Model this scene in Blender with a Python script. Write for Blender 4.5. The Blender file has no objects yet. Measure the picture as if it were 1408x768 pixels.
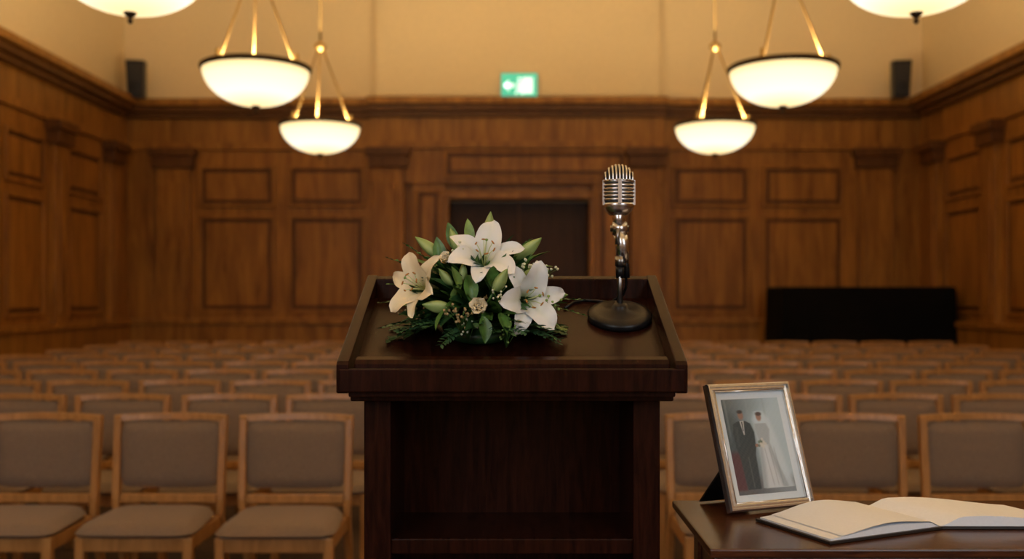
import bpy, bmesh, math, random
from mathutils import Vector, Matrix
random.seed(7)
scene = bpy.context.scene

# ------------------------------------------------------------------ materials
def new_mat(name):
    m = bpy.data.materials.new(name); m.use_nodes = True
    return m, m.node_tree, m.node_tree.nodes['Principled BSDF']

def plain(name, col, rough=0.5, metal=0.0, coat=0.0, bump=0.0, bscale=60, var=0.0, sheen=0.0, spec=0.5):
    m, nt, b = new_mat(name)
    b.inputs['Base Color'].default_value = (*col, 1)
    b.inputs['Roughness'].default_value = rough
    b.inputs['Metallic'].default_value = metal
    b.inputs['Specular IOR Level'].default_value = spec
    b.inputs['Coat Weight'].default_value = coat
    if coat: b.inputs['Coat Roughness'].default_value = 0.08
    b.inputs['Sheen Weight'].default_value = sheen
    tc = nt.nodes.new('ShaderNodeTexCoord')
    n = nt.nodes.new('ShaderNodeTexNoise'); n.inputs['Scale'].default_value = bscale
    n.inputs['Detail'].default_value = 4
    nt.links.new(tc.outputs['Object'], n.inputs['Vector'])
    if var:
        r = nt.nodes.new('ShaderNodeValToRGB')
        r.color_ramp.elements[0].position = 0.3; r.color_ramp.elements[1].position = 0.7
        r.color_ramp.elements[0].color = (*[c*(1-var) for c in col], 1)
        r.color_ramp.elements[1].color = (*[min(1, c*(1+var)) for c in col], 1)
        nt.links.new(n.outputs['Fac'], r.inputs['Fac'])
        nt.links.new(r.outputs['Color'], b.inputs['Base Color'])
    if bump:
        bp = nt.nodes.new('ShaderNodeBump'); bp.inputs['Strength'].default_value = bump
        bp.inputs['Distance'].default_value = 0.003
        nt.links.new(n.outputs['Fac'], bp.inputs['Height'])
        nt.links.new(bp.outputs['Normal'], b.inputs['Normal'])
    return m

def wood(name, c1, c2, scale=(8, 8, 0.8), rough=0.4, coat=0.0, mult=1.0, bump=0.15, spec=0.5):
    m, nt, b = new_mat(name)
    tc = nt.nodes.new('ShaderNodeTexCoord')
    mp = nt.nodes.new('ShaderNodeMapping'); mp.inputs['Scale'].default_value = [s*mult for s in scale]
    nt.links.new(tc.outputs['Object'], mp.inputs['Vector'])
    n = nt.nodes.new('ShaderNodeTexNoise'); n.inputs['Scale'].default_value = 3
    n.inputs['Detail'].default_value = 8; n.inputs['Roughness'].default_value = 0.65
    n.inputs['Distortion'].default_value = 0.6
    nt.links.new(mp.outputs['Vector'], n.inputs['Vector'])
    r = nt.nodes.new('ShaderNodeValToRGB')
    r.color_ramp.elements[0].position = 0.32; r.color_ramp.elements[1].position = 0.68
    r.color_ramp.elements[0].color = (*c1, 1); r.color_ramp.elements[1].color = (*c2, 1)
    nt.links.new(n.outputs['Fac'], r.inputs['Fac'])
    nt.links.new(r.outputs['Color'], b.inputs['Base Color'])
    b.inputs['Roughness'].default_value = rough
    b.inputs['Specular IOR Level'].default_value = spec
    b.inputs['Coat Weight'].default_value = coat
    b.inputs['Coat Roughness'].default_value = 0.15
    bp = nt.nodes.new('ShaderNodeBump'); bp.inputs['Strength'].default_value = bump
    bp.inputs['Distance'].default_value = 0.002
    nt.links.new(n.outputs['Fac'], bp.inputs['Height'])
    nt.links.new(bp.outputs['Normal'], b.inputs['Normal'])
    return m

def emis(name, col, strength, base=(0.8, 0.8, 0.8)):
    m, nt, b = new_mat(name)
    b.inputs['Base Color'].default_value = (*base, 1)
    b.inputs['Emission Color'].default_value = (*col, 1)
    b.inputs['Emission Strength'].default_value = strength
    return m

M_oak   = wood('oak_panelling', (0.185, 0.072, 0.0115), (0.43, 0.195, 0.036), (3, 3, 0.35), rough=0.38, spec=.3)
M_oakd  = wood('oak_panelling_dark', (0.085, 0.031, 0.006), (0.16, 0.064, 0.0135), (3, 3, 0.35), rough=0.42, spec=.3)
M_door  = wood('door_wood', (0.036, 0.0125, 0.0035), (0.066, 0.025, 0.007), (3, 3, 0.35), rough=0.45, spec=.25)
M_plast = plain('cream_plaster', (0.76, 0.61, 0.365), 0.8, bump=0.05, bscale=20, var=0.03)
M_ceil  = plain('ceiling_paint', (0.50, 0.39, 0.25), 0.85, bump=0.05, bscale=20, var=0.02)
M_floor = plain('carpet', (0.07, 0.040, 0.024), 0.95, bump=0.4, bscale=200, var=0.15)
M_stage = wood('stage_boards', (0.07, 0.035, 0.015), (0.12, 0.06, 0.025), (8, 0.8, 8), rough=0.4)
M_mahog = wood('mahogany', (0.0085, 0.0024, 0.0015), (0.030, 0.0080, 0.0042), (20, 2.2, 2.2), rough=0.27, coat=0.0, mult=1.6, spec=.13)
M_mahogt= wood('mahogany_table', (0.032, 0.0095, 0.0045), (0.095, 0.031, 0.012), (2.2, 20, 20), rough=0.24, coat=0.08, mult=1.6, spec=.32)
M_chair = wood('chair_beech', (0.31, 0.145, 0.042), (0.50, 0.255, 0.085), (10, 10, 1.2), rough=0.34)
M_fab   = plain('taupe_fabric', (0.195, 0.138, 0.100), 0.9, bump=0.5, bscale=220, var=0.22, sheen=0.1)
M_black = plain('black_cloth', (0.003, 0.003, 0.0035), 0.95, bump=0.2, bscale=40, var=0.2, spec=.15)
M_bplas = plain('black_plastic', (0.007, 0.007, 0.008), 0.34, bump=0.1, bscale=300, spec=.3)
M_brass = plain('brass', (0.50, 0.35, 0.15), 0.48, metal=1.0, bump=0.05, var=0.1)
M_bronz = plain('dark_bronze', (0.07, 0.045, 0.025), 0.45, metal=0.8, bump=0.05, var=0.1)
M_chrom = plain('chrome', (0.66, 0.66, 0.67), 0.25, metal=1.0, bump=0.03, bscale=150, var=0.06)
M_chrmd = plain('dark_nickel', (0.30, 0.295, 0.29), 0.3, metal=1.0, bump=0.03, bscale=150, var=0.06)
M_mesh  = plain('mic_mesh', (0.035, 0.035, 0.036), 0.5, metal=0.7, bump=0.8, bscale=900)
M_silv  = plain('silver_frame', (0.78, 0.78, 0.77), 0.26, metal=0.95, bump=0.08, bscale=90, var=0.06)
M_matb  = plain('mat_board', (0.64, 0.74, 0.82), 0.7, coat=0.6, bump=0.03, bscale=200, var=0.02)
M_page  = plain('book_paper', (0.80, 0.85, 0.92), 0.75, bump=0.05, bscale=200, var=0.02)
M_cover = plain('book_cover', (0.02, 0.016, 0.014), 0.5, bump=0.2, bscale=300, var=0.1)
M_leafd = plain('leaf_dark', (0.022, 0.070, 0.020), 0.36, bump=0.3, bscale=80, var=0.45)
M_leafm = plain('leaf_mid', (0.075, 0.175, 0.034), 0.4, bump=0.3, bscale=80, var=0.35)
M_leafl = plain('leaf_light', (0.21, 0.34, 0.08), 0.45, bump=0.3, bscale=80, var=0.25)
M_fern  = plain('fern_green', (0.035, 0.100, 0.038), 0.5, bump=0.3, bscale=80, var=0.4)
M_tiny  = plain('filler_blossom', (0.66, 0.68, 0.50), 0.6, bump=0.2, var=0.2, bscale=150)
M_berry = plain('filler_buds', (0.34, 0.25, 0.11), 0.6, bump=0.2, var=0.4, bscale=150)
M_anth  = plain('anther', (0.42, 0.19, 0.04), 0.7, bump=0.4, bscale=500, var=0.3)
M_filam = plain('filament', (0.55, 0.62, 0.3), 0.5, var=0.1)
M_winf  = plain('window_frame_paint', (0.6, 0.58, 0.52), 0.5, var=0.03)

def attr_mat(name, rough=0.5, coat=0.0, sss=0.0):
    m, nt, b = new_mat(name)
    a = nt.nodes.new('ShaderNodeAttribute'); a.attribute_name = 'Col'
    n = nt.nodes.new('ShaderNodeTexNoise'); n.inputs['Scale'].default_value = 120
    bp = nt.nodes.new('ShaderNodeBump'); bp.inputs['Strength'].default_value = 0.12; bp.inputs['Distance'].default_value = 0.001
    nt.links.new(a.outputs['Color'], b.inputs['Base Color'])
    if sss or not coat:
        nt.links.new(n.outputs['Fac'], bp.inputs['Height']); nt.links.new(bp.outputs['Normal'], b.inputs['Normal'])
    b.inputs['Roughness'].default_value = rough
    b.inputs['Coat Weight'].default_value = coat
    b.inputs['Coat Roughness'].default_value = 0.03
    if sss:
        b.inputs['Subsurface Weight'].default_value = sss
        b.inputs['Subsurface Radius'].default_value = (0.01, 0.01, 0.007)
        b.inputs['Subsurface Scale'].default_value = 0.4
    return m
M_petal = attr_mat('lily_petal', 0.45, 0, 0.25)
M_photo = attr_mat('photo_print', 0.35, 0.7)

def bowl_mat():
    m, nt, b = new_mat('alabaster_glass_glow')
    tc = nt.nodes.new('ShaderNodeTexCoord')
    sp = nt.nodes.new('ShaderNodeSeparateXYZ'); nt.links.new(tc.outputs['Generated'], sp.inputs['Vector'])
    r = nt.nodes.new('ShaderNodeValToRGB')
    r.color_ramp.elements[0].position = 0.0;  r.color_ramp.elements[0].color = (0.95, 0.70, 0.34, 1)
    r.color_ramp.elements[1].position = 1.0;  r.color_ramp.elements[1].color = (0.72, 0.48, 0.17, 1)
    e = r.color_ramp.elements.new(0.25); e.color = (1.0, 0.90, 0.66, 1)
    e = r.color_ramp.elements.new(0.72); e.color = (1.0, 0.82, 0.48, 1)
    nt.links.new(sp.outputs['Z'], r.inputs['Fac'])
    nt.links.new(r.outputs['Color'], b.inputs['Emission Color'])
    b.inputs['Emission Strength'].default_value = 1.5
    b.inputs['Base Color'].default_value = (0.4, 0.32, 0.2, 1)
    b.inputs['Roughness'].default_value = 0.3
    return m
M_bowl = bowl_mat()
M_green = emis('exit_green', (0.10, 0.72, 0.48), 0.62, (0.05, 0.4, 0.2))
M_white = emis('exit_white', (0.7, 1.0, 0.85), 1.1)

# ------------------------------------------------------------------ builder
class B:
    def __init__(self):
        self.v = []; self.f = []; self.mi = []; self.sm = []; self.mats = []; self.col = {}
    def m(self, mat):
        if mat not in self.mats: self.mats.append(mat)
        return self.mats.index(mat)
    def add(self, verts, faces, mat, smooth=False, T=None):
        o = len(self.v); k = self.m(mat)
        for p in verts:
            p = Vector(p)
            if T is not None: p = T @ p
            self.v.append(p)
        for f in faces:
            self.f.append([o+i for i in f]); self.mi.append(k); self.sm.append(smooth)
        return o
    def box(self, x0, x1, y0, y1, z0, z1, mat, T=None):
        vs = [(x0,y0,z0),(x1,y0,z0),(x1,y1,z0),(x0,y1,z0),(x0,y0,z1),(x1,y0,z1),(x1,y1,z1),(x0,y1,z1)]
        fs = [(0,3,2,1),(4,5,6,7),(0,1,5,4),(1,2,6,5),(2,3,7,6),(3,0,4,7)]
        self.add(vs, fs, mat, False, T)
    def prism(self, poly, a0, a1, mat, axis='x', T=None):
        n = len(poly)
        if axis == 'x': vs = [(a0,p[0],p[1]) for p in poly] + [(a1,p[0],p[1]) for p in poly]
        elif axis == 'y': vs = [(p[0],a0,p[1]) for p in poly] + [(p[0],a1,p[1]) for p in poly]
        else: vs = [(p[0],p[1],a0) for p in poly] + [(p[0],p[1],a1) for p in poly]
        fs = [tuple(range(n)), tuple(range(2*n-1, n-1, -1))] + [(i, (i+1)%n, n+(i+1)%n, n+i) for i in range(n)]
        self.add(vs, fs, mat, False, T)
    def lathe(self, prof, c, mat, seg=32, T=None, sx=1, sy=1, smooth=True):
        vs = []
        for r, z in prof:
            for i in range(seg):
                a = 2*math.pi*i/seg
                vs.append((c[0]+r*sx*math.cos(a), c[1]+r*sy*math.sin(a), c[2]+z))
        fs = []
        for j in range(len(prof)-1):
            for i in range(seg):
                k = (i+1) % seg
                fs.append((j*seg+i, j*seg+k, (j+1)*seg+k, (j+1)*seg+i))
        fs.append(tuple(range(seg-1, -1, -1))); fs.append(tuple(range((len(prof)-1)*seg, len(prof)*seg)))
        self.add(vs, fs, mat, smooth, T)
    def tube(self, pts, rad, mat, seg=8, T=None):
        pts = [Vector(p) for p in pts]; n = len(pts)
        if not isinstance(rad, (list, tuple)): rad = [rad]*n
        vs = []
        up = None
        for i, p in enumerate(pts):
            t = (pts[min(i+1, n-1)] - pts[max(i-1, 0)]).normalized()
            if up is None:
                up = Vector((0, 0, 1)) if abs(t.z) < 0.9 else Vector((1, 0, 0))
            a = t.cross(up).normalized(); b = a.cross(t).normalized(); up = b
            for k in range(seg):
                an = 2*math.pi*k/seg
                vs.append(p + (a*math.cos(an) + b*math.sin(an))*rad[i])
        fs = []
        for j in range(n-1):
            for i in range(seg):
                k = (i+1) % seg
                fs.append((j*seg+i, j*seg+k, (j+1)*seg+k, (j+1)*seg+i))
        fs.append(tuple(range(seg-1, -1, -1))); fs.append(tuple(range((n-1)*seg, n*seg)))
        self.add(vs, fs, mat, True, T)
    def grid(self, fn, nu, nv, mat, T=None, colfn=None, smooth=True):
        vs = [fn(i/nu, j/nv) for i in range(nu+1) for j in range(nv+1)]
        fs = [(i*(nv+1)+j, (i+1)*(nv+1)+j, (i+1)*(nv+1)+j+1, i*(nv+1)+j+1) for i in range(nu) for j in range(nv)]
        o = self.add(vs, fs, mat, smooth, T)
        if colfn:
            k = 0
            for i in range(nu+1):
                for j in range(nv+1):
                    self.col[o+k] = colfn(i/nu, j/nv); k += 1
    def mesh(self, name):
        me = bpy.data.meshes.new(name)
        me.from_pydata([tuple(p) for p in self.v], [], self.f)
        for m in self.mats: me.materials.append(m)
        me.polygons.foreach_set('material_index', self.mi)
        me.polygons.foreach_set('use_smooth', self.sm)
        if self.col:
            at = me.color_attributes.new('Col', 'FLOAT_COLOR', 'POINT')
            for i, c in self.col.items(): at.data[i].color = (*c, 1)
        me.update()
        bm = bmesh.new(); bm.from_mesh(me)
        if not self.col: bmesh.ops.recalc_face_normals(bm, faces=bm.faces)
        bm.to_mesh(me); bm.free()
        return me
    def obj(self, name, bevel=0, parent=None, me=None):
        me = me or self.mesh(name)
        o = bpy.data.objects.new(name, me); scene.collection.objects.link(o)
        if bevel:
            md = o.modifiers.new('bevel', 'BEVEL'); md.width = bevel; md.segments = 2
            md.limit_method = 'ANGLE'; md.angle_limit = math.radians(50)
        if parent: o.parent = parent
        return o

def empty(name, loc=(0, 0, 0)):
    e = bpy.data.objects.new(name, None); e.location = loc; e.empty_display_size = 0.1
    scene.collection.objects.link(e); return e

# ------------------------------------------------------------------ room
XL, XR, YF, YB, ZC = -5.48, 5.79, -3.0, 14.0, 6.6
def simple(name, dims, mat, bevel=0):
    b = B(); b.box(*dims, mat); return b.obj(name, bevel)
simple('floor', (XL-.2, XR+.2, YF-.2, YB+.4, -0.1, 0), M_floor)
simple('ceiling', (XL-.2, XR+.2, YF-.2, YB+.4, ZC, ZC+.1), M_ceil)
simple('wall_left', (XL-.2, XL, YF-.2, YB+.4, 0, ZC), M_plast)
simple('wall_right', (XR, XR+.2, YF-.2, YB+.4, 0, ZC), M_plast)
simple('wall_front', (XL, XR, YF-.2, YF, 0, ZC), M_plast)
b = B()
b.box(XL, -0.91, YB, YB+.4, 0, ZC, M_plast); b.box(1.11, XR, YB, YB+.4, 0, ZC, M_plast)
b.box(-0.91, 1.11, YB, YB+.4, 2.77, ZC, M_plast)
b.box(-1.9, 2.06, YB-.14, YB, 4.05, ZC, M_plast)
b.obj('wall_back')
simple('floor_platform', (-3.2, 3.4, YF+.2, 2.9, 0, 0.2), M_stage)

def mapper(kind):
    if kind == 'back': return lambda u, d, z: (u, YB-d, z)
    if kind == 'left': return lambda u, d, z: (XL+d, u, z)
    return lambda u, d, z: (XR-d, u, z)
class WB(B):
    def __init__(self, kind): super().__init__(); self.mp = mapper(kind)
    def bx(self, u0, u1, d0, d1, z0, z1, mat=M_oak):
        a = self.mp(u0, d0, z0); c = self.mp(u1, d1, z1)
        self.box(min(a[0], c[0]), max(a[0], c[0]), min(a[1], c[1]), max(a[1], c[1]), z0, z1, mat)
    def panel(self, u0, u1, z0, z1, d=.06, mat=M_oak):
        w = .045
        self.bx(u0, u1, d-.01, d+.035, z1-w, z1); self.bx(u0, u1, d-.01, d+.035, z0, z0+w)
        self.bx(u0, u0+w, d-.01, d+.035, z0+w, z1-w); self.bx(u1-w, u1, d-.01, d+.035, z0+w, z1-w)
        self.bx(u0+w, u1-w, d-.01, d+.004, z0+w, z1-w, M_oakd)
        self.bx(u0+.10, u1-.10, d-.01, d+.022, z0+.10, z1-.10, mat)
    def pilaster(self, u0, u1, d=.06, out=.09):
        self.bx(u0, u1, 0, d+out, 0.25, 3.2)
        self.bx(u0+.1, u1-.1, 0, d+out+.015, 1.2, 3.0, M_oak)
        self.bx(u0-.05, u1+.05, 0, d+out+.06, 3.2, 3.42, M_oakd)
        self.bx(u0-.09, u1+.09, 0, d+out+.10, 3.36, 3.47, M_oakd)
        self.bx(u0-.04, u1+.04, 0, d+out+.04, 0, 0.25)
    def cornice(self, u0, u1, base=.06):
        self.bx(u0, u1, 0, base+.05, 3.46, 3.56)
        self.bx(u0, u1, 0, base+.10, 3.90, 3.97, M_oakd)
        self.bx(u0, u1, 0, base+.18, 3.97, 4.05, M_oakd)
        self.bx(u0, u1, 0, base+.26, 4.05, 4.14, M_oak)
    def dado(self, u0, u1):
        self.bx(u0, u1, 0, .17, .0, 1.02); self.bx(u0, u1, 0, .21, 1.02, 1.09)

w = WB('back')
w.bx(XL, -0.91, 0, .06, 0, 4.0); w.bx(1.11, XR, 0, .06, 0, 4.0); w.bx(-0.91, 1.11, 0, .06, 2.77, 4.0)
w.cornice(XL, XR)
w.bx(-1.98, 2.12, 0, .20, 2.98, 3.98); w.cornice(-2.0, 2.14, .2)
w.panel(-0.95, 1.6, 3.05, 3.44, .20)
for u0, u1 in [(-4.40, -3.33), (-3.14, -2.06), (2.25, 3.34), (3.52, 4.66)]:
    w.panel(u0, u1, 2.66, 3.24); w.panel(u0, u1, 1.18, 2.54)
for u0, u1 in [(-4.97, -4.50), (4.86, 5.33)]:
    w.pilaster(u0, u1)
w.dado(XL, -1.42); w.dado(1.62, XR)
for u0, u1 in [(-1.94, -1.50), (1.66, 2.08)]:
    w.pilaster(u0, u1, .14, .10)
w.bx(-1.40, -0.93, 0, .16, 0, 2.98); w.bx(1.13, 1.60, 0, .16, 0, 2.98)
w.panel(-1.36, -0.99, 1.2, 2.9, .16); w.panel(1.19, 1.56, 1.2, 2.9, .16)
w.bx(-0.99, 1.19, .0, .20, 2.77, 2.86, M_oak)
w.bx(-0.95, -0.88, 0, .20, 0, 2.80); w.bx(1.08, 1.15, 0, .20, 0, 2.80)
w.obj('trim_panelling_back', .006)

b = B()
b.box(-0.90, 1.10, YB+.22, YB+.27, 0, 2.76, M_door)
for x0, x1 in [(-0.80, 0.04), (0.16, 1.0)]:
    for z0, z1 in [(0.25, 1.0), (1.2, 2.6)]:
        b.box(x0, x1, YB+.195, YB+.22, z0, z1, M_door); b.box(x0+.1, x1-.1, YB+.18, YB+.2, z0+.1, z1-.1, M_door)
b.box(.085, .115, YB+.19, YB+.22, 0, 2.76, M_oakd)
b.obj('door_1', .005)

for kind, sgn in (('left', -1), ('right', 1)):
    w = WB(kind)
    w.bx(YF, YB-.0, 0, .06, 0, 4.0); w.cornice(YF, YB-.3)
    w.dado(YF, YB-.25)
    pil = [13.35, 11.75, 9.2, 6.65, 4.1, 1.55, -1.0]
    for p in pil: w.pilaster(p-.17, p+.17)
    for a, c in zip(pil[:-1], pil[1:]):
        lo, hi = c+.30, a-.30; n = 1 if hi-lo < 1.2 else 2
        sw = (hi-lo-(n-1)*.16)/n
        for k in range(n):
            u0 = lo+k*(sw+.16)
            w.panel(u0, u0+sw, 2.66, 3.24); w.panel(u0, u0+sw, 1.18, 2.54)
    w.obj('trim_panelling_'+kind, .006)

for k, xc in enumerate((-2.2, 2.4)):
    b = B()
    x0, x1, z0, z1 = xc-.9, xc+.9, 1.6, 4.6
    for a in (x0, xc-.03, x1-.08): b.box(a, a+.08, YF, YF+.10, z0, z1, M_winf)
    for z in (z0, 2.6, 3.6, z1-.08): b.box(x0, x1, YF, YF+.09, z, z+.08, M_winf)
    b.box(x0-.1, x1+.1, YF, YF+.16, z0-.08, z0, M_winf)
    b.box(x0, x1, YF+.005, YF+.02, z0, z1, emis('window_daylight_%d' % k, (0.75, 0.87, 1.0), 1.5))
    b.obj('window_%d' % (k+1))

# ------------------------------------------------------------------ pendants
ZR = 3.085
def pendant_mesh():
    R, Dp = 0.385, 0.275
    g = B()
    prof = []
    for i in range(15):
        t = math.pi/2*i/14
        prof.append((max(.004, R*math.sin(t)**0.95), -Dp*math.cos(t)))
    g.lathe(prof, (0, 0, 0), M_bowl, 48)
    g.f.pop(); g.mi.pop(); g.sm.pop()
    inner = [(r*.97, z*.97+.002) for r, z in prof]
    g.lathe(inner, (0, 0, 0), M_bowl, 48)
    g.f.pop(); g.mi.pop(); g.sm.pop()
    m = B()
    m.lathe([(.372, -.020), (.394, -.020), (.402, -.008), (.402, .010), (.390, .018), (.372, .016), (.372, -.020)], (0, 0, 0), M_bronz, 48)
    m.f.pop(); m.f.pop(); m.mi.pop(); m.mi.pop(); m.sm.pop(); m.sm.pop()
    m.lathe([(.002, -.33), (.010, -.325), (.014, -.312), (.008, -.300), (.022, -.290), (.034, -.276), (.026, -.268)], (0, 0, 0), M_bronz, 20)
    for k in range(3):
        a = math.radians(90+120*k+18)
        ca, sa = math.cos(a), math.sin(a)
        m.tube([(ca*.385, sa*.385, .01), (ca*.30, sa*.30, .05)], .008, M_brass)
        m.tube([(ca*.32, sa*.32, .02), (ca*.30, sa*.30, .03), (ca*.02, sa*.02, .765)], .0085, M_brass)
        m.lathe([(.002, 0), (.02, .01), (.026, .03), (.014, .05), (.016, .08), (.004, .10)], (ca*.32, sa*.32, 0), M_brass, 12)
    m.lathe([(.01, .725), (.035, .74), (.06, .765), (.06, .785), (.035, .81), (.015, .825)], (0, 0, 0), M_brass, 24)
    m.tube([(0, 0, .80), (0, 0, ZC-ZR-.02)], .011, M_brass, 10)
    m.lathe([(.02, ZC-ZR-.12), (.09, ZC-ZR-.05), (.09, ZC-ZR)], (0, 0, 0), M_brass, 24)
    return g.mesh('glass_bowl'), m.mesh('metalwork')
gm, mm = pendant_mesh()
for y in (9.72, 7.28, 4.88, 2.5, 0.1):
    for x in (-1.88, 1.99):
        e = empty('pendant_lamp', (x, y, ZR))
        for nm, me in (('glass_bowl', gm), ('metalwork', mm)):
            o = bpy.data.objects.new(nm, me); scene.collection.objects.link(o); o.parent = e
        L = bpy.data.lights.new('bulb', 'POINT'); L.energy = 180; L.color = (1, .77, .45); L.shadow_soft_size = .09
        lo = bpy.data.objects.new('bulb', L); scene.collection.objects.link(lo); lo.parent = e; lo.location = (0, 0, -.09)

for xc in (-2.2, 2.4):
    L = bpy.data.lights.new('window_daylight', 'AREA'); L.shape = 'RECTANGLE'; L.size = 1.7; L.size_y = 2.8
    L.energy = 48; L.color = (.90, .95, 1.0)
    o = bpy.data.objects.new('window_daylight', L); scene.collection.objects.link(o)
    o.location = (xc, YF+.2, 3.1); o.rotation_euler = (math.radians(90), 0, 0)

# ------------------------------------------------------------------ speakers & exit sign
for x, s in ((-5.13, 1), (5.31, -1)):
    b = B()
    b.prism([(-.10, -.25), (.10, -.25), (.12, .25), (-.12, .25)], -.11, .09, M_bplas, 'y')
    b.box(-.085, .085, -.12, -.11, -.20, .20, M_mesh)
    b.lathe([(.03, 0), (.06, .01), (.07, .012)], (0, 0, 0), M_bplas, 20, Matrix.Translation((0, -.122, -.09)) @ Matrix.Rotation(math.radians(90), 4, 'X'))
    b.box(-.03, .03, .08, .42, -.04, .04, M_bplas)
    o = b.obj('wall_speaker', .008); o.location = (x, 13.55, 4.37); o.rotation_euler = (math.radians(6), 0, math.radians(8*s))

b = B()
b.box(-.25, .25, -.02, .05, -.17, .17, M_green)
b.box(-.26, .26, .0, .06, -.18, .18, M_winf)
b.box(.04, .19, -.03, -.02, -.11, .11, M_white)
b.box(-.20, -.06, -.03, -.02, -.025, .025, M_white)
b.prism([(-.22, 0), (-.14, .08), (-.14, -.08)], -.03, -.02, M_white, 'y')
b.lathe([(.022, 0), (.022, .012)], (0, 0, 0), M_white, 16, Matrix.Translation((.0, -.02, .09)) @ Matrix.Rotation(math.radians(90), 4, 'X'))
b.prism([(-.02, .06), (.02, .06), (.03, -.02), (.05, -.12), (.02, -.12), (0, -.04), (-.03, -.12), (-.06, -.12), (-.02, -.02)], -.03, -.02, M_white, 'y')
o = b.obj('exit_sign'); o.location = (.10, 13.79, 4.335)

# ------------------------------------------------------------------ draped table
b = B()
x0, x1, y0, y1, H = 3.42, 5.6, 12.5, 13.3, 1.53
def ring(s, z, amp):
    pts = []
    per = []
    N = 40
    for i in range(N): per.append((x0+(x1-x0)*i/N, y0))
    for i in range(14): per.append((x1, y0+(y1-y0)*i/14))
    for i in range(N): per.append((x1-(x1-x0)*i/N, y1))
    for i in range(14): per.append((x0, y1-(y1-y0)*i/14))
    cx, cy = (x0+x1)/2, (y0+y1)/2
    for k, (x, y) in enumerate(per):
        q = 1+s+amp*math.sin(k*1.35)*(.6+.4*math.sin(k*.31))
        pts.append((cx+(x-cx)*(1+(q-1)*.5), cy+(y-cy)*q, z))
    return pts
rings = [ring(-.03, H, 0), ring(0, H-.015, 0), ring(.01, H-.05, .003), ring(.03, .9, .025), ring(.05, .02, .05)]
n = len(rings[0]); vs = [p for r in rings for p in r]
fs = [(j*n+i, j*n+(i+1) % n, (j+1)*n+(i+1) % n, (j+1)*n+i) for j in range(len(rings)-1) for i in range(n)]
fs.append(tuple(range(n)))
b.add(vs, fs, M_black, True)
for xx in (x0+.1, x1-.2):
    for yy in (y0+.1, y1-.2): b.box(xx, xx+.05, yy, yy+.05, 0, H-.06, M_oakd)
b.obj('black_draped_table')

# ------------------------------------------------------------------ chairs
def chair_mesh():
    b = B()
    for s in (-1, 1):
        pts = [(s*.232, .10, 0), (s*.236, -.03, .42), (s*.240, -.035, .50), (s*.243, .0, .855)]
        for (a, c) in zip(pts[:-1], pts[1:]):
            w, d = .0165, .02
            vs = [(a[0]-w, a[1]-d, a[2]), (a[0]+w, a[1]-d, a[2]), (a[0]+w, a[1]+d, a[2]), (a[0]-w, a[1]+d, a[2]),
                  (c[0]-w, c[1]-d, c[2]), (c[0]+w, c[1]-d, c[2]), (c[0]+w, c[1]+d, c[2]), (c[0]-w, c[1]+d, c[2])]
            b.add(vs, [(0,3,2,1),(4,5,6,7),(0,1,5,4),(1,2,6,5),(2,3,7,6),(3,0,4,7)], M_chair)
        b.box(s*.225-.02, s*.225+.02, -.46, -.42, 0, .415, M_chair)
        b.box(s*.228-.011, s*.228+.011, -.43, -.03, .355, .415, M_chair)
        b.box(s*.228-.009, s*.228+.009, -.43, .05, .16, .185, M_chair)
    b.box(-.21, .21, -.455, -.43, .355, .415, M_chair)
    b.box(-.22, .22, -.05, -.02, .355, .415, M_chair)
    b.box(-.22, .22, -.047, -.022, .475, .515, M_chair)
    def rail(u, v):
        x = -.258+.516*u; bow = .025*(1-(2*u-1)**2)
        sec = [(-.018, .842), (.018, .842), (.02, .868), (-.014, .872), (-.018, .842)]
        k = int(round(v*4)); y, z = sec[k]
        return (x, y+bow, z+.008*(1-(2*u-1)**2))
    b.grid(rail, 12, 4, M_chair, smooth=False)
    b.box(-.2595, -.2265, -.02, .02, .84, .869, M_chair); b.box(.2265, .2595, -.02, .02, .84, .869, M_chair)
    def pad(sign):
        def fn(u, v):
            x = (2*u-1); zz = (2*v-1)
            e = max(0, 1-abs(x)**5)**.5 * max(0, 1-abs(zz)**5)**.5
            bow = .025*(1-x*x)*v
            cn = 1-.07*abs(x)**6*abs(zz)**6
            X = x*.226*cn; Z = .69+zz*.150*cn
            return (X, -.014*(1-v)-.004+bow + sign*(.004+.030*e), Z)
        return fn
    b.grid(pad(-1), 14, 12, M_fab); b.grid(pad(1), 14, 12, M_fab)
    def seat(sign):
        def fn(u, v):
            x = 2*u-1; y = 2*v-1
            e = (max(0, 1-abs(x)**6)*max(0, 1-abs(y)**6))**.5
            hw = .258-.03*v
            c = 1-.10*(abs(x)**6)*(abs(y)**6)
            z = .437+(.044*e if sign > 0 else -.024*e) - .006*(1-v)
            return (x*hw*c, -.265+y*.225*c, z)
        return fn
    b.grid(seat(1), 16, 16, M_fab); b.grid(seat(-1), 16, 16, M_fab)
    return b.mesh('chair')
cm = chair_mesh()
for k in range(9):
    Dk = 4.57+.9*k
    for i in range(15):
        x = (-.985-.575*i) if i < 7 else (.98+.570*(i-7))
        o = bpy.data.objects.new('chair', cm); scene.collection.objects.link(o)
        o.location = (x+random.uniform(-.012, .012), Dk+random.uniform(-.02, .02), 0)
        o.rotation_euler = (0, 0, random.uniform(-.025, .025))
        md = o.modifiers.new('bevel', 'BEVEL'); md.width = .004; md.segments = 2; md.limit_method = 'ANGLE'; md.angle_limit = math.radians(60)

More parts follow.
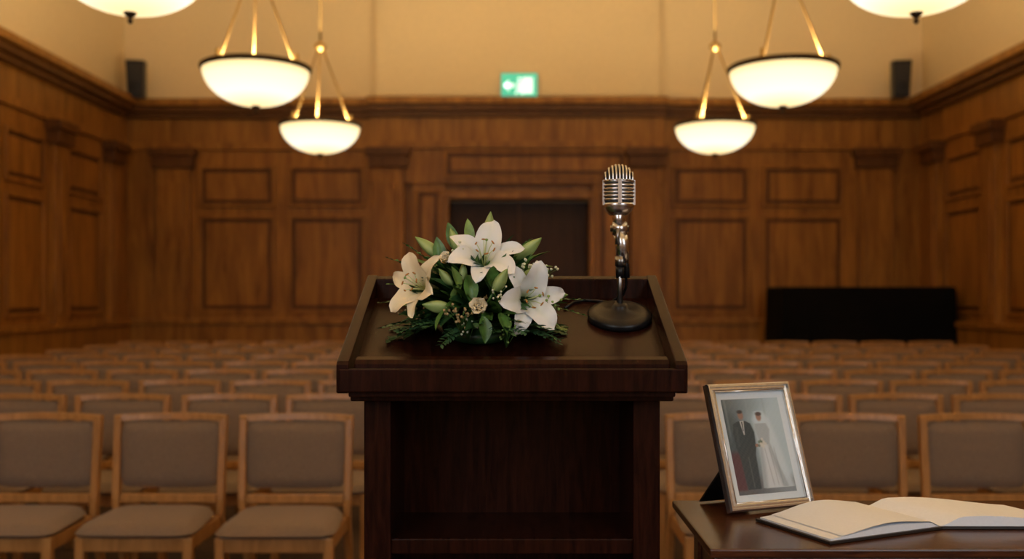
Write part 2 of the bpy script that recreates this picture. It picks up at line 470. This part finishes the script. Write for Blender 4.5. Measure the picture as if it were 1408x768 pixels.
# ------------------------------------------------------------------ lectern
SL = 0.43
def zs(y): return 1.272+(y-1.6)*SL
b = B()
HW = .284
for s in (-1, 1):
    a0, a1 = (s*HW, s*(HW-.020))
    b.prism([(1.600, 1.262), (1.600, 1.308), (1.606, 1.314), (1.952, 1.461), (1.952, 1.385), (1.66, 1.262)], min(a0, a1), max(a0, a1), M_mahog)
b.prism([(1.61, zs(1.61)-.022), (1.61, zs(1.61)), (1.94, zs(1.94)), (1.94, zs(1.94)-.022)], -HW+.018, HW-.018, M_mahog)
b.prism([(1.932, 1.37), (1.932, 1.452), (1.950, 1.459), (1.950, 1.37)], -HW+.018, HW-.018, M_mahog)
b.box(-HW+.004, HW-.004, 1.597, 1.618, 1.264, 1.302, M_mahog)
b.prism([(1.618, 1.285), (1.618, 1.308), (1.624, 1.315), (1.642, 1.320), (1.648, 1.314), (1.648, 1.285)], -HW+.026, HW-.026, M_mahog)
b.box(-.266, .266, 1.63, 1.93, 1.246, 1.268, M_mahog)
for s in (-1, 1):
    a0, a1 = sorted((s*.248, s*.203))
    b.prism([(1.66, .26), (1.66, 1.262), (1.92, 1.375), (1.92, .26)], a0, a1, M_mahog)
b.box(-.21, .21, 1.872, 1.91, .26, 1.37, M_mahog)
b.box(-.205, .205, 1.668, 1.875, .985, 1.011, M_mahog)
b.box(-.205, .205, 1.680, 1.875, .60, .622, M_mahog)
b.box(-.27, .27, 1.635, 1.945, .20, .27, M_mahog)
b.box(-.258, .258, 1.648, 1.93, .27, .285, M_mahog)
b.obj('lectern', .0025)

# ------------------------------------------------------------------ microphone
mic = empty('vintage_microphone', (.200, 1.843, zs(1.843)))
ang = math.atan(SL)
b = B()
b.lathe([(.059, 0), (.060, .004), (.060, .009), (.056, .013), (.045, .016), (.016, .019), (.013, .028), (.010, .030)], (0, 0, .001), M_bplas, 48, Matrix.Rotation(ang, 4, 'X'))
o = b.obj('base', 0, mic)
b = B()
b.tube([(0, -.006, .018), (.001, 0, .12)], .0055, M_chrmd, 14)
b.tube([(.001, 0, .076), (.001, 0, .100)], .0080, M_bplas, 16)
b.tube([(.002, 0, .098), (.002, 0, .116)], .0105, M_chrmd, 16)
b.obj('stand_rod', 0, mic)
b = B()
b.tube([(.006, .002, .104), (.005, .002, .140), (.0, .001, .162)], [.0115, .0135, .012], M_chrom, 20)
b.tube([(-.013, 0, .168), (.013, 0, .168)], .0125, M_chrom, 20)
b.tube([(-.017, 0, .168), (.017, 0, .168)], .006, M_chrmd, 16)
b.tube([(.0, 0, .168), (-.002, 0, .185), (-.002, 0, .200)], [.012, .011, .015], M_chrom, 20)
b.tube([(-.006, -.0125, .138), (-.004, -.0125, .168)], .0035, M_chrmd, 10)
b.obj('swivel', 0, mic)
b = B()
hx, hz = -.002, .195
Hh = .092
def rr(z):
    if z < .012: return .016+.010*(z/.012)**.6
    if z < .030: return .026+.0035*((z-.012)/.018)
    if z < .058: return .0295
    t = min(1, (z-.058)/(Hh-.058)); return .0295*math.sqrt(max(0.0, 1-t**2.5))
prof = [(max(.001, rr(i*Hh/28)*.93), i*Hh/28*.985) for i in range(29)]
b.lathe(prof, (hx, 0, hz), M_mesh, 40, sy=.86)
b.lathe([(.010, -.004), (.017, -.002), (.024, .004), (.0275, .010), (.0290, .016), (.0285, .020), (.022, .020)], (hx, 0, hz), M_chrom, 40, sy=.86)
for zc in (.026, .0325, .039, .0455, .052):
    r = rr(zc)
    b.lathe([(r*.86, -.0024), (r*1.0, -.0021), (r*1.035, 0), (r*1.0, .0021), (r*.86, .0024)], (hx, 0, hz+zc), M_chrom, 40, sy=.86)
b.lathe([(.0262, .0565), (.0298, .0570), (.0308, .0600), (.0295, .0630), (.026, .0635)], (hx, 0, hz), M_chrom, 40, sy=.86)
for k in range(-4, 5):
    x0 = k*.0062
    zz = [.060+(Hh-.060)*i/16 for i in range(17)]
    front = [(x0, -math.sqrt(max(0, rr(z)**2-x0**2))*.86, z) for z in zz if rr(z) > abs(x0)+.0005]
    back = [(p[0], -p[1], p[2]) for p in front[::-1]]
    pts = [(hx+p[0], p[1], hz+p[2]) for p in front+back]
    b.tube(pts, .0020, M_chrom, 8)
for sx in (-1, 1):
    b.box(hx+sx*.0285-.002, hx+sx*.0285+.002, -.008, .008, hz+.016, hz+.062, M_chrom)
b.box(hx-.0035, hx+.0035, -.0268, -.0225, hz+.018, hz+.062, M_chrom)
b.obj('head', 0, mic)
b = B()
def loc(x, y, dz=.004): return (x-.200, y-1.843, zs(y)-zs(1.843)+dz)
b.tube([(.008, .006, .117), (.014, .012, .10), (.014, .014, .06), (.010, .03, .045), loc(.19, 1.905), loc(.165, 1.912), loc(.140, 1.915), loc(.118, 1.905), loc(.10, 1.88)], .0026, M_bplas, 10)
b.tube([(.008, .004, .118), (.0135, .008, .098), (.0145, .010, .076)], .0058, M_bplas, 14)
b.obj('cable', 0, mic)

# ------------------------------------------------------------------ flowers
CB = Vector((-.057, 1.79, 1.385))
fl = B()
def basis(d, roll=0.0):
    z = Vector(d).normalized(); r = Vector((0, 0, 1)) if abs(z.z) < .95 else Vector((0, -1, 0))
    x = r.cross(z).normalized(); y = z.cross(x)
    M = Matrix((x, y, z)).transposed().to_4x4()
    return M @ Matrix.Rotation(roll, 4, 'Z')
def petal(b, T, phi, L, W, th0, th1, mat=M_petal, cols=None, nu=14, nv=8):
    path = [(0., 0.)]; r = z = 0.
    for i in range(nu):
        t = (i+.5)/nu; th = math.radians(th0+(th1-th0)*t**1.25)
        r += math.sin(th)*L/nu; z += math.cos(th)*L/nu; path.append((r, z))
    ph = random.uniform(0, 6); sw = random.uniform(-.12, .12)
    R = T @ Matrix.Rotation(phi, 4, 'Z')
    def fn(u, v):
        i = int(round(u*nu)); r, z = path[i]; s = 2*v-1
        w = W*((u+.03)**.6)*((1.0001-u)**.62)/.45
        th = math.radians(th0+(th1-th0)*u**1.25)
        cup = (.30*w*s*s - .10*w*math.exp(-(s*4)**2))*(1-.5*u)
        wave = .0026*math.sin(u*13+ph+s*1.5)*s*s
        nx, nz = -math.cos(th), math.sin(th)
        return (r+(cup+wave)*nx+.0015, s*w+sw*L*u*u, z+(cup+wave)*nz)
    cf = None
    if cols:
        c0, c1, c2 = cols
        def cf(u, v):
            s = abs(2*v-1); k = min(1, max(0, (u-.03)/.30)); g = [a*(1-k)+c*k for a, c in zip(c0, c1)]
            m = math.exp(-(s*4.5)**2)*(1-u)*.45
            return [a*(1-m)+c*m for a, c in zip(g, c2)]
    b.grid(fn, nu, nv, mat, R, cf)
WHITE = ((.50, .60, .24), (.80, .82, .80), (.55, .64, .34))
CREAM = ((.55, .54, .20), (.84, .74, .52), (.62, .58, .26))
def lily(b, pos, d, L=.07, roll=0, cols=WHITE, th1=118):
    T = Matrix.Translation(pos) @ basis(d, roll)
    for k in range(3):
        petal(b, T, 2*math.pi*k/3+random.uniform(-.08, .08), L*.98, .0135*L/.07, 20, th1+random.uniform(-8, 12), cols=cols)
    T2 = T @ Matrix.Translation((0, 0, .001))
    for k in range(3):
        petal(b, T2, 2*math.pi*(k+.5)/3+random.uniform(-.08, .08), L, .0185*L/.07, 18, th1-8+random.uniform(-8, 10), cols=cols)
    for k in range(6):
        a = 2*math.pi*(k+.25)/6; ca, sa = math.cos(a), math.sin(a)
        q = L*.62
        p = [(0, 0, 0), (ca*.004, sa*.004, q*.4), (ca*.010, sa*.010, q*.8), (ca*.017, sa*.017, q)]
        b.tube(p, .0008, M_filam, 6, T)
        e = Vector(p[-1]); t = Vector((-sa, ca, .2)).normalized()*.0042
        b.tube([e-t, e-t*.5, e+t*.5, e+t], [.0006, .0014, .0014, .0006], M_anth, 8, T)
    b.tube([(0, 0, 0), (.001, 0, L*.5), (.003, .002, L*.76)], .0012, M_filam, 8, T)
    b.tube([(.003, .002, L*.745), (.003, .002, L*.77), (.003, .002, L*.785)], [.0015, .0030, .0015], M_leafl, 8, T)
    b.tube([(0, 0, .006), (0, 0, -.004), (0, 0, -.03)], [.004, .0035, .0025], M_leafl, 8, T)

def bud(b, pos, d, L=.05, R=.008, cols=None):
    T = Matrix.Translation(pos) @ basis(d, random.uniform(0, 6))
    c = cols or ((.15, .27, .05), (.50, .60, .25))
    def fn(u, v):
        a = 2*math.pi*v
        r = R*(math.sin(math.pi*min(1, u*.97+.03)**.8)**.8)*(1+.10*math.cos(3*a))
        if u >= .999: r = .0006
        return (r*math.cos(a), r*math.sin(a), (u-.5)*L)
    def cf(u, v):
        m = .5+.5*math.cos(6*math.pi*v); k = max(0, min(1, .15+.5*math.sin(math.pi*u)+.3*m-.15))
        return [a*(1-k)+q*k for a, q in zip(c[0], c[1])]
    b.grid(fn, 16, 18, M_petal, T, cf)
    b.tube([(0, 0, -L*.48), (0, 0, -L*.48-.03)], [.0025, .002], M_leafm, 8, T)

def leaf(b, pos, d, L, W, mat, roll=0, bend=.5, fold=.35):
    T = Matrix.Translation(pos) @ basis(d, roll)
    def fn(u, v):
        s = 2*v-1; w = W*(math.sin(math.pi*min(1, (u*.96+.03)))**.85)*(1.15-.45*u)
        if u > .99: w = .0002
        z = L*u*(1-.22*bend*u*u); y = -bend*L*.45*u*u
        return (s*w, y+fold*w*abs(s), z)
    b.grid(fn, 9, 4, mat, T)

def sprig(b, pos, d, L, mat, n=10, ll=.016, lw=.0035, bend=.6, roll=0, stem=M_leafm):
    T = Matrix.Translation(pos) @ basis(d, roll)
    pts = []
    for i in range(9):
        u = i/8; pts.append((0, -bend*L*.4*u*u, L*u*(1-.12*bend*u)))
    b.tube(pts, [.0011*(1-.6*i/8) for i in range(9)], stem, 5, T)
    for i in range(n):
        u = .15+.85*i/(n-1); y = -bend*L*.4*u*u; z = L*u*(1-.12*bend*u)
        for s in (-1, 1):
            f = (1-.55*u)*(1 if u > .25 else .7)
            P = T @ Vector((0, y, z)); dd = (T.to_3x3() @ Vector((s*1.0, random.uniform(-.2, .3), .75+.5*u)))
            leaf(b, P, dd, ll*f, lw*f, mat, random.uniform(-.5, .5), .2, .2)

def clamp_surface(b):
    for p in b.v:
        m = zs(p.y)+.003
        if 1.65 < p.y < 1.93 and p.z < m: p.z = m+random.uniform(0, .001)

fl.lathe([(.055, 0), (.068, .004), (.072, .022), (.066, .022), (.060, .035), (.035, .055), (.004, .060)], (0, 0, 0), M_leafd, 32,
         Matrix.Translation((-.057, 1.795, zs(1.795)+.002)) @ Matrix.Rotation(ang, 4, 'X'))
def rdir(elmin=-10, elmax=85, az=None):
    a = az if az is not None else random.uniform(0, 2*math.pi)
    e = math.radians(random.uniform(elmin, elmax))
    return Vector((math.cos(a)*math.cos(e)*1.12, math.sin(a)*math.cos(e)*.85, math.sin(e)*1.0)).normalized()
for i in range(320):
    d = rdir(-5, 80)
    if i % 3 == 0: d = rdir(5, 70, math.radians(random.uniform(190, 350)))
    start = CB + Vector((d.x*.056, d.y*.039, d.z*.050))
    leaf(fl, start, (d+Vector((random.uniform(-.3, .3), random.uniform(-.3, .3), random.uniform(-.2, .3)))), random.uniform(.062, .104),
         random.uniform(.009, .0155), random.choice([M_leafd, M_leafd, M_leafm, M_leafm]), random.uniform(-1, 1), random.uniform(.1, .6))
for (x, y, z, dx, dy, dz, L, W, mt) in [
    (-.125, 1.77, 1.470, -.15, -.1, 1, .060, .013, M_leafm), (-.10, 1.75, 1.47, .5, -.2, .9, .055, .010, M_leafm),
    (-.085, 1.72, 1.44, -.4, -.4, .6, .05, .013, M_leafd), (-.075, 1.70, 1.455, .2, -.3, -1, .055, .014, M_leafm),
    (-.055, 1.71, 1.46, .6, -.3, -.8, .055, .015, M_leafd), (-.035, 1.70, 1.435, .1, -.4, .9, .045, .012, M_leafm),
    (-.02, 1.69, 1.39, .3, -.5, -.6, .045, .014, M_leafm), (-.09, 1.69, 1.39, -.6, -.5, -.3, .05, .014, M_leafd),
    (-.11, 1.69, 1.40, -.5, -.4, -.7, .05, .012, M_leafm), (-.05, 1.68, 1.385, .2, -.3, -1, .05, .014, M_leafm),
    (.02, 1.73, 1.46, .8, -.3, .3, .06, .012, M_leafl), (-.06, 1.73, 1.45, 0, -.5, .5, .05, .014, M_leafd),
    (-.14, 1.74, 1.38, -1, -.2, .05, .06, .012, M_leafd), (.03, 1.72, 1.38, 1, -.2, -.1, .06, .012, M_leafm),
    (-.04, 1.78, 1.50, -.2, 0, 1, .055, .009, M_leafm), (-.02, 1.79, 1.49, .4, 0, 1, .05, .009, M_leafd),
    (-.09, 1.71, 1.43, -.2, -.3, .9, .05, .009, M_leafl), (-.105, 1.72, 1.41, .4, -.3, .8, .045, .009, M_leafl),
    (-.12, 1.78, 1.48, -.6, 0, .8, .06, .011, M_leafl), (.0, 1.77, 1.48, .5, 0, .8, .060, .011, M_leafl),
    (-.10, 1.79, 1.50, -.3, 0, 1, .060, .012, M_leafm), (.015, 1.77, 1.47, .9, 0, .7, .065, .012, M_leafm),
    (-.16, 1.75, 1.40, -1, -.1, .25, .055, .011, M_leafm), (.05, 1.74, 1.40, 1, -.1, .3, .055, .011, M_leafm),
    (-.135, 1.77, 1.46, -.9, 0, .7, .060, .011, M_leafl), (-.075, 1.80, 1.51, -.1, 0, 1, .055, .010, M_leafl)]:
    leaf(fl, Vector((x, y, z)), (dx, dy, dz), L, W, mt, random.uniform(-.3, .3), .35)
for i in range(28):
    a = math.radians(180+180*i/27+random.uniform(-6, 6))
    d = Vector((math.cos(a)*1.15, math.sin(a)*.75, random.uniform(-.25, .15)))
    sprig(fl, CB+Vector((d.x*.055, d.y*.05, -.01)), d, random.uniform(.085, .120), random.choice([M_fern, M_fern, M_leafd, M_leafm]), 12, .027, .0072, .35, random.uniform(-.4, .4))
for (x, y, z, dx, dy, dz, L) in [(-.13, 1.77, 1.45, -.9, 0, .45, .100), (-.12, 1.77, 1.46, -.7, 0, .6, .090), (.0, 1.77, 1.44, 1, 0, .45, .080),
                                 (.01, 1.77, 1.41, 1, 0, .1, .12), (-.14, 1.76, 1.41, -1, -.1, .05, .095), (.02, 1.77, 1.41, 1, -.1, -.15, .12),
                                 (-.02, 1.78, 1.47, .7, 0, .8, .07), (-.09, 1.79, 1.48, -.3, 0, 1, .055), (-.13, 1.76, 1.43, -1, 0, .2, .09)]:
    sprig(fl, Vector((x, y, z)), (dx, dy, dz), L, random.choice([M_fern, M_leafm]), 10, .017, .0056, .2)
def cluster(cx, cy, cz, n, rad, mat, r=.0026):
    for i in range(n):
        p = Vector((cx+random.gauss(0, rad), cy+random.gauss(0, rad*.5), cz+random.gauss(0, rad)))
        fl.tube([Vector((cx, cy+.02, cz-.03)), (Vector((cx, cy+.01, cz-.01))+p)/2, p], .0005, M_leafm, 4)
        fl.lathe([(.0003, -r), (r*.8, -r*.6), (r, 0), (r*.8, r*.7), (.0003, r)], p, mat, 7)
cluster(.055, 1.76, 1.462, 26, .010, M_tiny); cluster(.025, 1.73, 1.475, 12, .008, M_tiny)
cluster(-.088, 1.675, 1.385, 26, .010, M_berry); cluster(-.075, 1.69, 1.37, 14, .009, M_tiny, .002)
cluster(-.145, 1.77, 1.475, 10, .008, M_tiny, .002); cluster(-.095, 1.72, 1.50, 10, .007, M_tiny)
cluster(-.025, 1.68, 1.425, 12, .008, M_tiny, .002); cluster(.065, 1.72, 1.41, 12, .010, M_leafl); cluster(-.17, 1.73, 1.39, 14, .011, M_berry, .002)
cluster(-.01, 1.68, 1.36, 14, .012, M_leafl, .002)
lily(fl, Vector((-.050, 1.752, 1.468)), (.06, -.74, .62), .092, .35, WHITE, 112)
lily(fl, Vector((-.145, 1.752, 1.428)), (-.62, -.72, .30), .084, .9, CREAM, 106)
lily(fl, Vector((.016, 1.738, 1.412)), (.42, -.90, .08), .088, .1, WHITE, 108)
for (x, y, z, d, L, R) in [(-.042, 1.78, 1.540, (.12, 0, 1), .062, .0110), (-.150, 1.78, 1.506, (-.75, 0, .6), .062, .0108),
                           (.028, 1.77, 1.503, (.75, -.1, .6), .064, .0122), (.070, 1.75, 1.419, (1, -.1, .08), .058, .0105),
                           (-.130, 1.70, 1.402, (-.9, -.3, .1), .050, .011), (-.020, 1.69, 1.445, (.45, -.4, .75), .052, .0105),
                           (-.115, 1.72, 1.452, (-.5, -.3, .6), .040, .008), (-.085, 1.71, 1.458, (.1, -.3, 1), .042, .0080),
                           (.03, 1.72, 1.458, (.6, -.3, .4), .034, .007), (-.105, 1.79, 1.520, (-.3, 0, 1), .046, .009)]:
    bud(fl, Vector((x, y, z)), d, L, R)
def rosette(pos, d, R, mat=M_petal, cols=CREAM):
    T = Matrix.Translation(pos) @ basis(d, random.uniform(0, 6))
    for ringk, (n, l, t0, t1) in enumerate([(3, .6, -8, 5), (4, .8, 0, 22), (5, 1.0, 8, 50)]):
        for k in range(n):
            petal(fl, T, 2*math.pi*k/n+ringk*.5, R*l*1.3, R*.62, t0+6, t1, cols=cols, nu=8, nv=6)
rosette(Vector((-.057, 1.690, 1.398)), (.0, -.95, .25), .021)
rosette(Vector((-.113, 1.735, 1.480)), (-.3, -.8, .5), .015, cols=CREAM)
clamp_surface(fl)
fl.obj('lily_flower_arrangement')

# ------------------------------------------------------------------ side table
ZT = 1.03
b = B()
tx0, tx1, ty0, ty1 = .305, 1.25, 1.525, 1.89
b.box(tx0, tx1, ty0, ty1, ZT-.014, ZT, M_mahogt)
b.box(tx0+.008, tx1-.008, ty0+.008, ty1-.008, ZT-.024, ZT-.014, M_mahogt)
b.box(tx0+.018, tx1-.018, ty0+.018, ty1-.018, ZT-.036, ZT-.024, M_mahogt)
b.box(tx0+.04, tx1-.04, ty0+.04, ty1-.04, ZT-.12, ZT-.036, M_mahogt)
for xx in (tx0+.035, tx1-.08):
    for yy in (ty0+.035, ty1-.08):
        b.prism([(xx, .2+.62), (xx+.045, .2+.62), (xx+.045, ZT-.036), (xx, ZT-.036)], yy, yy+.045, M_mahogt, 'y')
        c = (xx+.0225, yy+.0225, .2)
        b.lathe([(.012, 0), (.018, .02), (.013, .05), (.016, .25), (.020, .5), (.024, .58), (.017, .6), (.024, .62)], c, M_mahogt, 20)
b.obj('side_table', .003)

# ------------------------------------------------------------------ photo frame
W, H = .182, .233
fr = empty('photo_frame', (.382, 1.760, ZT+.003))
fa, fb_ = math.radians(21.6), math.radians(20)
fr.rotation_euler = (Matrix.Rotation(fa, 3, 'Z') @ Matrix.Rotation(-fb_, 3, 'X')).to_euler()
b = B()
bw = .0145
def fside(p0, p1, q0, q1):
    prof = [(0, .000), (0, -.012), (.15, -.016), (.35, -.016), (.5, -.011), (.7, -.011), (.85, -.014), (1, -.013), (1, 0)]
    vs = []
    for (a, c) in ((p0, q0), (p1, q1)):
        for t, d in prof: vs.append((a[0]+(c[0]-a[0])*t, d, a[1]+(c[1]-a[1])*t))
    n = len(prof)
    b.add(vs, [(i, i+1, n+i+1, n+i) for i in range(n-1)], M_silv)
O = [(0, 0), (W, 0), (W, H), (0, H)]; I = [(bw, bw), (W-bw, bw), (W-bw, H-bw), (bw, H-bw)]
for k in range(4): fside(O[k], O[(k+1) % 4], I[k], I[(k+1) % 4])
for k in range(4):
    p, q = I[k], I[(k+1) % 4]
    b.tube([(p[0], -.0125, p[1]), (q[0], -.0125, q[1])], .0014, M_silv, 8)
b.box(.003, W-.003, -.001, .002, .003, H-.003, M_bplas)
b.obj('moulding', 0, fr)
b = B()
b.box(bw-.002, W-bw+.002, -.006, -.001, bw-.002, H-bw+.002, M_matb); b.obj('mat_board', 0, fr)
def lerp(a, c, t): return [x*(1-t)+y*t for x, y in zip(a, c)]
def ss(e0, e1, x):
    t = max(0, min(1, (x-e0)/(e1-e0))); return t*t*(3-2*t)
def ell(s, t, cx, cy, rx, ry, soft=.15):
    d = math.sqrt(((s-cx)/rx)**2+((t-cy)/ry)**2); return 1-ss(1-soft, 1+soft, d)
def band(s, t, pts, soft=.012):
    for (t0, l0, r0), (t1, l1, r1) in zip(pts[:-1], pts[1:]):
        if min(t0, t1) <= t <= max(t0, t1):
            k = (t-t0)/(t1-t0) if t1 != t0 else 0
            l = l0+(l1-l0)*k; r = r0+(r1-r0)*k
            return ss(l-soft, l+soft, s)*(1-ss(r-soft, r+soft, s))
    return 0
def pic(s, t):
    c = lerp((.050, .078, .090), (.42, .57, .66), ss(.1, .80, s+.25*(t-.5)))
    c = lerp(c, (.15, .21, .24), .5*ell(s, t, .35, .95, .35, .12, .6))
    for cx in (.05, .42, .72): c = lerp(c, (.28, .37, .42), .35*(1-ss(.0, .035, abs(s-cx)))*ss(.5, .7, t))
    c = lerp(c, (.13, .12, .13), .6*(1-ss(.10, .22, t)))
    c = lerp(c, (.085, .012, .020), .9*(1-ss(.14, .20, s))*(1-ss(.40, .48, t))*ss(.03, .06, t))
    c = lerp(c, (.56, .69, .78), .75*band(s, t, [(.86, .54, .66), (.78, .48, .76), (.55, .50, .84), (.25, .50, .92), (.05, .48, .98)], .05))
    c = lerp(c, (.36, .44, .50), band(s, t, [(.73, .50, .70), (.66, .49, .74), (.52, .53, .70), (.30, .48, .78), (.06, .44, .88)], .02))
    c = lerp(c, (.66, .74, .80), .7*band(s, t, [(.50, .56, .66), (.30, .55, .70), (.06, .52, .78)], .04))
    for q in (.60, .68, .76): c = lerp(c, (.22, .28, .33), .45*(1-ss(.0, .018, abs(s-q-.1*(.4-t))))*(1-ss(.44, .5, t))*ss(.05, .1, t))
    c = lerp(c, (.34, .20, .15), ell(s, t, .595, .80, .046, .044, .35))
    c = lerp(c, (.06, .035, .028), ell(s, t, .60, .832, .056, .022, .4))
    suit = (.018, .034, .040)
    c = lerp(c, suit, band(s, t, [(.765, .22, .34), (.735, .13, .43), (.64, .10, .47), (.48, .11, .45), (.40, .14, .42), (.05, .17, .40)], .015))
    c = lerp(c, (.10, .13, .14), .5*band(s, t, [(.38, .275, .295), (.06, .28, .30)], .01))
    c = lerp(c, (.06, .08, .09), .5*band(s, t, [(.70, .15, .20), (.50, .14, .18)], .02))
    c = lerp(c, (.55, .60, .62), band(s, t, [(.765, .25, .32), (.62, .282, .295)], .01))
    c = lerp(c, (.02, .02, .02), band(s, t, [(.755, .272, .298), (.66, .28, .292)], .006))
    c = lerp(c, (.30, .17, .12), ell(s, t, .285, .825, .046, .046, .35))
    c = lerp(c, (.025, .018, .014), ell(s, t, .28, .862, .050, .020, .4))
    c = lerp(c, (.30, .17, .12), ell(s, t, .47, .50, .03, .018))
    for i in range(14):
        c = lerp(c, (.60, .62, .58) if i % 3 else (.06, .12, .06), .8*ell(s, t, .56+.07*math.cos(i*2.4)*(i/14), .52+.055*math.sin(i*2.4)*(i/14), .022, .016, .4))
    g = .010*math.sin(s*91.7+t*47)*math.sin(t*133+s*20)
    c = lerp(c, (.45, .58, .70), .07)
    return [max(0, min(1, x+g)) for x in c]
b = B()
mw = bw+.014
b.grid(lambda u, v: (mw+(W-2*mw)*u, -.0065, mw+(H-2*mw)*v), 110, 150, M_photo, None, pic, smooth=False)
b.obj('photo_print', 0, fr)
b = B()
cb, sb = math.cos(fb_), math.sin(fb_)
def tolocal(yw, zw):
    return (yw*cb - zw*sb, yw*sb + zw*cb)
ly, lz = tolocal(.105, 0.0)
b.add([(W*.30, .001, .12), (W*.60, .001, .12), (W*.60, ly, lz), (W*.06, ly, lz),
       (W*.30, .006, .125), (W*.60, .006, .125), (W*.60, ly+.004, lz+.002), (W*.06, ly+.004, lz+.002)],
      [(0,1,2,3),(4,7,6,5),(0,4,5,1),(1,5,6,2),(2,6,7,3),(3,7,4,0)], M_bplas)
b.obj('easel_strut', 0, fr)

# ------------------------------------------------------------------ open guest book
b = B()
P0 = Vector((.500, 1.556)); u = Vector((math.cos(math.radians(25)), math.sin(math.radians(25)))); v = Vector((-u.y, u.x))
S0 = P0+u*.238; S1 = S0+v*.170
R0 = Vector((.965, 1.655)); R1 = Vector((.900, 1.815))
Pn = P0+v*.170
def page_block(A0, A1, Bq0, Bq1, hfun, mat):
    def fn(a, c, dz=0):
        p = (A0*(1-a)+Bq0*a)*(1-c)+(A1*(1-a)+Bq1*a)*c
        return (p.x, p.y, ZT+hfun(a)+dz)
    b.grid(fn, 24, 6, mat)
    for c in (0, 1):
        def side(a, q, c=c):
            p = fn(a, c); return (p[0], p[1], ZT+.005+(p[2]-ZT-.005)*q)
        b.grid(side, 24, 3, mat, smooth=False)
    def outer(a, q):
        p = fn(0, a); return (p[0], p[1], ZT+.005+(p[2]-ZT-.005)*q)
    b.grid(outer, 4, 2, mat, smooth=False)
    return fn
def hl(a): return .008+.005*a+.006*math.sin(math.pi*a)**2 - .009*ss(.90, 1.0, a)
def hr(a): return .007+.012*ss(0, .75, a)+.004*math.sin(math.pi*a) - .014*ss(.84, 1.0, a)
page_block(P0, Pn, S0, S1, hl, M_page)
page_block(R0, R1, S0, S1, hr, M_page)
def leafpg(a, c):
    p = (P0.lerp(S0, .10+.895*a))*(1-c)+(Pn.lerp(S1, .10+.895*a))*c
    return (p.x, p.y, ZT+hl(.10+.895*a)+.0012+.008*math.sin(math.pi*min(1, a))**1.5*(.5+.5*c))
b.grid(leafpg, 20, 6, M_page)
def quadslab(pts, z0, z1, mat):
    b.add([(p.x, p.y, z0) for p in pts]+[(p.x, p.y, z1) for p in pts], [(3,2,1,0),(4,5,6,7),(0,1,5,4),(1,2,6,5),(2,3,7,6),(3,0,4,7)], mat)
quadslab([P0-u*.006-v*.005, S0-v*.005, S1+v*.005, Pn-u*.006+v*.005], ZT+.001, ZT+.005, M_cover)
quadslab([S0-v*.005, R0+Vector((.006, -.005)), R1+Vector((.006, .005)), S1+v*.005], ZT+.001, ZT+.005, M_cover)
b.obj('open_guest_book')

# ------------------------------------------------------------------ world & camera
wd = bpy.data.worlds.new('world'); scene.world = wd; wd.use_nodes = True
wd.node_tree.nodes['Background'].inputs['Color'].default_value = (.6, .55, .5, 1)
wd.node_tree.nodes['Background'].inputs['Strength'].default_value = .3
cam = bpy.data.cameras.new('camera'); co = bpy.data.objects.new('camera', cam); scene.collection.objects.link(co)
co.location = (0, 0, 1.42); co.rotation_euler = (math.radians(90), 0, 0)
cam.sensor_width = 36; cam.lens = 1363/1408*36; cam.shift_y = 22/1408
cam.dof.use_dof = True; cam.dof.focus_distance = 1.74; cam.dof.aperture_fstop = 3.0
cam.clip_start = .05
scene.camera = co
scene.view_settings.view_transform = 'Standard'
scene.view_settings.look = 'None'
scene.view_settings.exposure = 0.0
